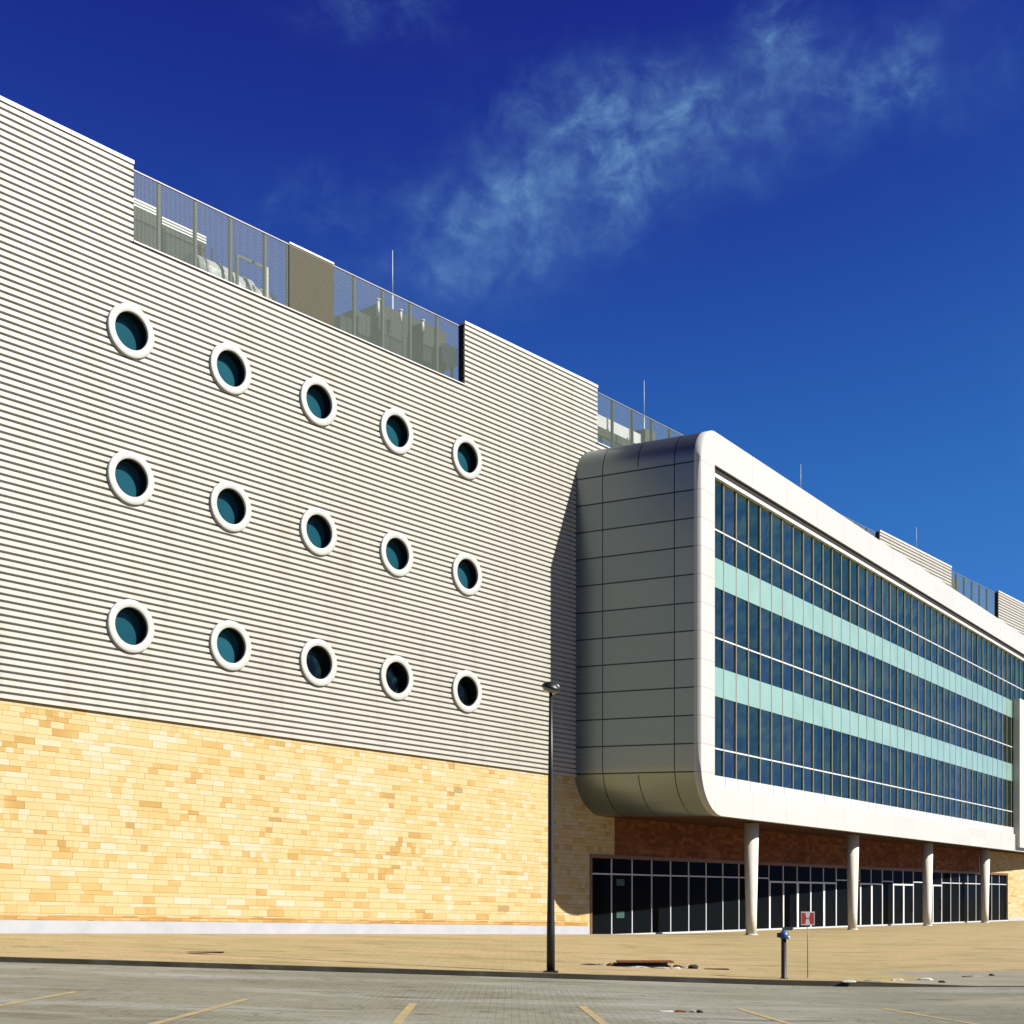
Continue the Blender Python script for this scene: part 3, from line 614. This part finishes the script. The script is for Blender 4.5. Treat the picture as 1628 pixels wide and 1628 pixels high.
# ---------------------------------------------------------------- roof equipment
def at1(px, py, d):
    """point at photograph pixel px, py on the plane d metres in front of (or behind) the main face -> (w, z)"""
    r = (px - 814) / F; X0, Y0 = 2.49 + .7457 * d, 55.5 - .6662 * d
    w = (X0 - r * Y0) / (.6662 - .7457 * r); Y = Y0 - .7457 * w
    return w, (1430 - py) * Y / F - .021 * w
def at2(px, py, d):
    r = (px - 814) / F; X0, Y0 = 2.972 + .7921 * d, 56.04 - .6106 * d
    u = (r * Y0 - X0) / (.6106 - .7921 * r); Y = Y0 + .7921 * u
    z = (1430 - py) * Y / F + .015; return u, (z + .0015 * u) / (1 + .0005 * u)
def unit(name, x0, x1, ytop, d, depth, mat, label, cat, zb=18.62, fn=W1, at=at1, ybase=None, feet=False, band=False, group=None):
    a0, z = at(x0, ytop, d); a1, _ = at(x1, ytop, d)
    if ybase: zb = at(x0, ybase, d)[1]
    if a0 > a1: a0, a1 = a1, a0
    r = empty(name, fn((a0 + a1) / 2, d - depth / 2, 18.62), label, cat, group)
    mb = MB(); mb.box(fn, a0, a1, d - depth, d, zb, z - (.28 if band else 0)); mb.build('casing', mat, r)
    if band:
        mb = MB()
        for k in range(3): mb.box(fn, a0 - .03, a1 + .03, d - depth - .03, d + .03, z - .26 + .09 * k, z - .20 + .09 * k)
        mb.build('louvre', 'unit_light', r)
        mb = MB(); mb.box(fn, a0 + .02, a1 - .02, d - depth + .02, d - .02, z - .28, z - .02); mb.build('louvre_core', 'unit_grey', r)
    mb = MB(); n = max(2, int((a1 - a0) / .6))
    for k in range(1, n): x = a0 + (a1 - a0) * k / n; mb.box(fn, x - .01, x + .01, d, d + .015, zb + .02, z - (.3 if band else .03))
    mb.build('panel_seam', 'drain_shade_dark' if mat == 'unit_grey' else 'galv', r)
    if zb > 18.7:
        for e in (a0 + .08, a1 - .08):
            mb = MB(); mb.box(fn, e - .04, e + .04, d - .3, d - .2, 18.62, zb); mb.build('leg', 'screen_post', r)
    return r
unit('air_handling_unit', 196, 253, 306, -1.2, 2.0, 'unit_grey', 'dark rooftop unit with ribbed top next to the tall left parapet', 'rooftop unit', band=True)
unit('air_handling_unit', 258, 326, 344, -1.2, 2.0, 'unit_grey', 'dark rooftop unit with ribbed top and white end, second behind the mesh', 'rooftop unit', band=True)
def tank(x0, x1, y, d, label):
    a0, z = at1(x0, y, d); a1, _ = at1(x1, y, d); zr = (z - 18.62) / 2 + .02
    r = empty('roof_duct', W1((a0 + a1) / 2, d, 18.62), label, 'duct', 'pale ducts behind the mesh screen')
    mb = MB(); mb.cyl(W1(a0, d, 18.62 + zr), W1(a1, d, 18.62 + zr), zr, n=20); mb.build('duct_body', 'unit_light', r)
    mb = MB()
    for e in (a0 * .75 + a1 * .25, a0 * .25 + a1 * .75): mb.cyl(W1(e - .03, d, 18.62 + zr), W1(e + .03, d, 18.62 + zr), zr + .03, n=20)
    mb.build('flange', 'galv', r)
tank(300, 350, 405, -1.0, 'pale duct at the foot of the ribbed-top dark unit')
tank(338, 388, 425, -1.4, 'pale duct between the thin pipe and the pipe frame')
tank(378, 424, 449, -1.2, 'pale duct low inside the square pipe frame')
w, z = at1(337, 395, -.8); r = empty('vent_pipe', W1(w, -.8, 18.62), 'thin dark pipe standing among the pale roof ducts', 'pipe')
mb = MB(); mb.cyl(W1(w, -.8, 18.62), W1(w, -.8, z), .035); mb.build('pipe', 'screen_post', r); mb = MB(); mb.cyl(W1(w, -.8, 18.63), W1(w, -.8, 18.68), .08); mb.build('flange', 'galv', r)
w0, z0 = at1(377, 404, -.6); w1, _ = at1(424, 428, -.6)
r = empty('pipe_frame', W1((w0 + w1) / 2, -.6, 18.62), 'square frame of brown steel posts and top bar behind the mesh', 'frame')  # pipe frame standing on the roof
for w in (w0, w1):
    mb = MB(); mb.box(W1, w - .04, w + .04, -.64, -.56, 18.62, z0); mb.build('upright', 'screen_post' if w == w0 else 'concrete', r)
mb = MB(); mb.box(W1, w1 + .04, w0 - .04, -.63, -.57, z0 - .08, z0 - .005); mb.build('crossbar', 'screen_post', r)
for x0, x1, yt, dd, lb in ((541, 562, 500, -1.0, 'low dark rooftop unit right beside the solid brown screen panel'), (563, 601, 491, -1.6, 'dark rooftop unit one step lower than the tallest by the lightning rod'),
                           (602, 640, 481, -1.3, 'tallest dark rooftop unit, beside the lightning rod on the main roof'), (641, 672, 497, -1.7, 'dark rooftop unit just past the lightning rod, one step down'),
                           (673, 709, 511, -1.1, 'dark rooftop unit on legs nearest the shaded parapet end')):
    unit('rooftop_unit', x0, x1, yt, dd, 1.4, 'unit_grey', lb, 'rooftop unit', ybase=None if x0 < 673 else 572)
for xx, y0, y1, lb in ((601, 477, 502, 'short white flue at the edge of the tallest dark rooftop unit'), (637, 494, 512, 'short white flue in the middle of the stepped dark units'), (672, 510, 527, 'short white flue by the dark unit on legs')):
    w, z = at1(xx, y0, -.85); w2, zz = at1(xx, y1, -.85); r = empty('flue', W1(w, -.85, zz), lb, 'flue')
    mb = MB(); mb.cyl(W1(w, -.85, zz), W1(w, -.85, z), .06); mb.build('pipe', 'unit_light', r); mb = MB(); mb.cyl(W1(w, -.85, z - .02), W1(w, -.85, z + .03), .09); mb.build('cap', 'unit_light', r)
unit('junction_cabinet', 708, 728, 545, -.9, .8, 'unit_light', 'white cabinet between the dark unit on legs and the parapet end', 'cabinet', ybase=574)
# behind the second screen
a0, z = at2(944, 655, -1.2); a1, _ = at2(1012, 700, -1.2)
r = empty('roof_duct', W2(3, -1.2, 18.62), 'long white roof duct behind the mesh by the rounded silver corner', 'duct')
mb = MB(); mb.box(W2, .9, 9.5, -2.1, -1.2, z - .55, z); mb.build('duct_body', 'unit_light', r)
mb = MB()
for k in range(5): mb.box(W2, 1.6 + 1.8 * k, 1.68 + 1.8 * k, -2.14, -1.16, z - .59, z + .04)
mb.build('flange', 'galv', r)
for k in range(4):
    mb = MB(); mb.box(W2, 1.3 + 2.4 * k, 1.4 + 2.4 * k, -1.8, -1.7, 18.6, z - .56); mb.build('leg', 'screen_post', r)
r = empty('pipe_bridge', W2(5, -.9, 18.62), 'brown steel beam running under the long white roof duct', 'beam')
mb = MB(); mb.box(W2, .9, 8.0, -1.0, -.85, z - 1.05, z - .75); mb.build('beam', 'screen_solid', r)
for k in range(3):
    mb = MB(); mb.box(W2, 1.2 + 3 * k, 1.32 + 3 * k, -.98, -.87, 18.6, z - 1.06); mb.build('leg', 'screen_post', r)
unit('rooftop_unit', 1026, 1042, 681, -1.0, 1.0, 'screen_solid', 'small brown rooftop unit at the foot of the second lightning rod', 'rooftop unit', fn=W2, at=at2)
unit('rooftop_unit', 1508, 1524, 915, -1.0, 1.2, 'screen_solid', 'small brown rooftop unit in the far short mesh screen', 'rooftop unit', fn=W2, at=at2)
# lightning rods
for fn, at, px, py, d, lb in ((W1, at1, 624, 398, -1.5, 'thin pale lightning rod behind the mesh over the round windows'), (W2, at2, 1024, 605, -1.4, 'thin pale lightning rod just left of the wing\'s rounded top corner'),
                              (W2, at2, 1273, 738, -1.4, 'thin pale lightning rod rising alone past the wing\'s white top edge'), (W2, at2, 1457, 838, -1.4, 'faint distant lightning rod above the far ribbed parapet')):
    a, z = at(px, py, d); r = empty('lightning_rod', fn(a, d, 18.62), lb, 'lightning rod', 'lightning rods along the roof')
    mb = MB(); mb.cyl(fn(a, d, 18.62), fn(a, d, z - 1.6), .045, .035, 8); mb.build('mast', 'rod_metal', r)
    mb = MB(); mb.cyl(fn(a, d, z - 1.62), fn(a, d, z), .022, .012, 8); mb.build('tip', 'rod_metal', r)

# ---------------------------------------------------------------- street furniture
c = Vector((.81, 28.75, 0)); zb = plaza_z(c.x, c.y)
r = empty('street_lamp', (c.x, c.y, zb), 'tall slim black lamp post at the kerb in front of the stone wall', 'street lamp')
HT = 1.6 + 345 * 28.75 / F
mb = MB(); mb.lathe((c.x, c.y, zb), (0, 0, 1), [(.088, 0), (.085, .9), (.062, 2.2), (.055, 4.2), (.034, HT - zb - .12)], 20); mb.build('pole', 'black_paint', r)
mb = MB(); mb.box(off((c.x, c.y, zb)), -.15, .15, -.15, .15, 0, .03); mb.build('base_plate', 'black_paint', r)
mb = MB(); mb.cyl((c.x, c.y, HT - .22), (c.x, c.y, HT - .08), .05); mb.build('collar', 'black_paint', r)
ax = Vector((.28, -.05, .95)).normalized(); hc = Vector((c.x - .01, c.y, HT - .14))
mb = MB(); mb.lathe(hc, ax, [(.205, .0), (.20, .035), (.165, .09), (.10, .135), (.03, .155)], 28); hd = mb.build('lamp_hood', 'black_paint', r)
mb = MB(); mb.lathe(hc, ax, [(.12, -.075), (.17, -.02), (.185, .0)], 28); mb.build('lamp_glass', 'lamp_glass', hd)
mb = MB(); mb.lathe(hc + Vector((.13, -.02, .03)), ax, [(.05, -.01), (.06, .03), (.045, .06), (.015, .075)], 16); mb.build('sensor', 'lamp_glass', hd)

g = ground_at(1246.5, 1548, plaza_z)
g = Vector((5.72, 28.95, plaza_z(5.72, 28.95)))
def zpx(py, Y): return 1.6 + (1430 - py) * Y / F
r = empty('standpipe', g, 'waist-high black post with a blue valve head on the plaza edge', 'standpipe')
zt = zpx(1492, g.y)
mb = MB(); mb.lathe(g, (0, 0, 1), [(.075, 0), (.075, .02), (.055, .03), (.055, zt - g.z)], 20); mb.build('post', 'black_paint', r)
mb = MB(); mb.lathe((g.x, g.y, zt - .01), (0, 0, 1), [(.06, 0), (.095, .03), (.10, .09), (.085, .13), (.05, .16), (.03, .20)], 20); vh = mb.build('valve_head', 'blue_paint', r)
mb = MB(); mb.cyl((g.x - .14, g.y, zt + .07), (g.x - .05, g.y, zt + .07), .05, n=14); mb.build('outlet', 'black_paint', vh)
mb = MB(); mb.cyl((g.x + .05, g.y - .05, zt + .03), (g.x + .11, g.y - .08, zt + .01), .035, n=14); mb.build('outlet', 'unit_light', vh)
mb = MB(); mb.box(off((g.x, g.y, zt)), -.03, .17, -.03, .03, .17, .24); mb.build('handle', 'green_dark', vh)

g = Vector((6.32, 29.4, 0)); g.z = plaza_z(g.x, g.y); zc_ = zpx(1460, g.y)
r = empty('road_sign', g, 'small square red and white sign on a thin post', 'sign')
mb = MB(); mb.cyl(g, (g.x, g.y + .015, zc_ + .13), .010, n=8); mb.build('post', 'galv', r)
O = off((g.x, g.y - .01, zc_))
mb = MB(); mb.box(O, -.145, .145, -.006, .004, -.145, .145); pl = mb.build('plate', 'sign_white', r)
mb = MB()
def blob(mb, x0, x1, xm, z0, z1):  # bar whose inner edge is waisted
    pts = [(x0, z0), (xm[0], z0), (xm[1], 0), (xm[0], z1), (x0, z1)]
    if x0 > 0: pts = pts[::-1]
    f = [O(x, -.0085, z) for x, z in pts]; b = [O(x, -.0062, z) for x, z in pts]
    mb.face(f); mb.face(b[::-1])
    for i in range(len(f)): mb.face([f[i], b[i], b[(i + 1) % 5], f[(i + 1) % 5]])
blob(mb, -.13, 0, (-.055, -.030), -.12, .12); blob(mb, .13, 0, (.055, .030), -.12, .12)
mb.build('red_field', 'red_paint', pl)
mb = MB(); mb.box(O, -.035, .035, -.0085, -.0062, -.008, .016); mb.build('cross_stroke', 'galv', pl)

# loose access cover and rubble
g = ground_at(1022, 1537, plaza_z)
r = empty('access_cover', g, 'rusty cover plate propped over a dark pit on the plaza', 'cover')
O = off(g)
mb = MB(); mb.box(O, -.62, .62, -.25, .45, .005, .03); mb.build('pit_rim', 'drain_shade_dark', r)
mb = MB(); mb.box(O, -.66, .40, -.16, .40, .03, .085); mb.build('pit_shade', 'drain_shade_dark', r)  # black box that paints the shade in the gap under the plate
mb = MB(); mb.box(O, -.58, .70, -.20, .50, .10, .135); mb.build('cover_plate', 'rust', r, bevel=.008)
for sx_ in (-.45, .5):
    mb = MB(); mb.box(O, sx_ - .08, sx_ + .08, .05, .25, .03, .10); mb.build('prop', 'stone_grey', r)
def rock(name, p, sz, mat, label, group='broken stones around the rusty cover'):
    mb = MB(); bmesh.ops.create_icosphere(mb.bm, subdivisions=2, radius=1)
    for v in mb.bm.verts:
        k = 1 + rnd.uniform(-.22, .22); v.co = Vector((v.co.x * sz[0] * k, v.co.y * sz[1] * k, max(-.3, v.co.z) * sz[2] * k)) + Vector(p)
    o = mb.build(name, mat); return tag(o, label, 'stone', group)
for dx, dy, sz, mt, lb in ((-.95, .05, (.13, .1, .05), 'stone_grey', 'flat grey stone, outermost on the lamp side of the rusty cover'), (-1.25, .1, (.22, .06, .03), 'drain_shade_dark', 'thin dark slab lying toward the lamp post from the rusty cover'),
                           (-.75, .02, (.10, .08, .07), 'rust', 'brown stone touching the lamp-side end of the rusty cover'), (.80, .0, (.10, .09, .07), 'drain_shade_dark', 'dark stone at the standpipe-side end of the rusty cover'),
                           (.98, .1, (.12, .1, .06), 'stone_grey', 'grey stone between the rusty cover and the last dark lump'), (1.15, -.12, (.12, .1, .10), 'drain_shade_dark', 'dark round lump farthest toward the standpipe from the rusty cover'),
                           (-.15, -.42, (.26, .07, .035), 'white_rubble', 'long white broken slab in front of the rusty cover'), (.35, -.40, (.22, .07, .03), 'white_rubble', 'smaller white broken slab in front of the rusty cover'),
                           (.72, -.30, (.12, .08, .04), 'white_rubble', 'small pale stone by the standpipe-side corner of the cover')):
    p = g + Vector((dx, dy, 0)); p.z = plaza_z(p.x, p.y); rock('broken_stone', p, sz, mt, lb)
g2 = ground_at(1082, 1609, road_z)
for dx, sz, mt, lb in ((-.22, (.13, .05, .03), 'white_rubble', 'white stone chip on the grey road between two yellow lines'), (.0, (.10, .06, .03), 'rust', 'brown stone chip in the middle of the road debris'),
                       (.14, (.12, .05, .04), 'stone_grey', 'grey stone chip on the road beside a brown one'), (.27, (.06, .05, .03), 'drain_shade_dark', 'dark stone chip at the end of the road debris')):
    rock('stone_chip', g2 + Vector((dx, 0, .0)), sz, mt, lb, 'stone chips on the road')
for px, py, hw, zf, lb in ((326, 1514, .42, plaza_z, 'dark drain slot in the plaza below the stone wall'), (1139, 1541, .28, plaza_z, 'dark drain slot near the kerb between lamp and standpipe')):
    g = ground_at(px, py, zf); r = empty('drain_grate', g, lb, 'drain'); O = off(g)
    mb = MB(); mb.box(O, -hw, hw, -.15, .15, -.05, .012); mb.build('frame', 'drain_shade_dark', r)
    mb = MB()
    for k in range(14): x = -hw + .04 + (2 * hw - .08) * k / 13; mb.box(O, x - .012, x + .012, -.13, .13, .012, .018)
    mb.build('grate_bars', 'rust', r)

# broken pale kerb blocks where the kerb runs out
for k, (px, py, w_, mt, lb) in enumerate(((1348, 1561, .16, 'white_rubble', 'pale kerb block where the dark kerb starts to break up'), (1385, 1560, .20, 'stone_grey', 'long grey kerb block in the broken stretch of kerb'),
        (1426, 1559, .15, 'white_rubble', 'pale kerb block midway along the broken stretch of kerb'), (1472, 1558, .17, 'white_rubble', 'chipped pale kerb block past the middle of the broken kerb'),
        (1497, 1562, .07, 'drain_shade_dark', 'small dark lump beside the chipped pale kerb blocks'), (1545, 1553, .24, 'stone_grey', 'flat grey slab near the far end of the broken kerb'), (1577, 1551, .06, 'drain_shade_dark', 'small dark stone at the very end of the broken kerb'))):
    p = ground_at(px, py, plaza_z); rock('kerb_block', p, (w_, .09, .045), mt, lb, 'broken kerb blocks')
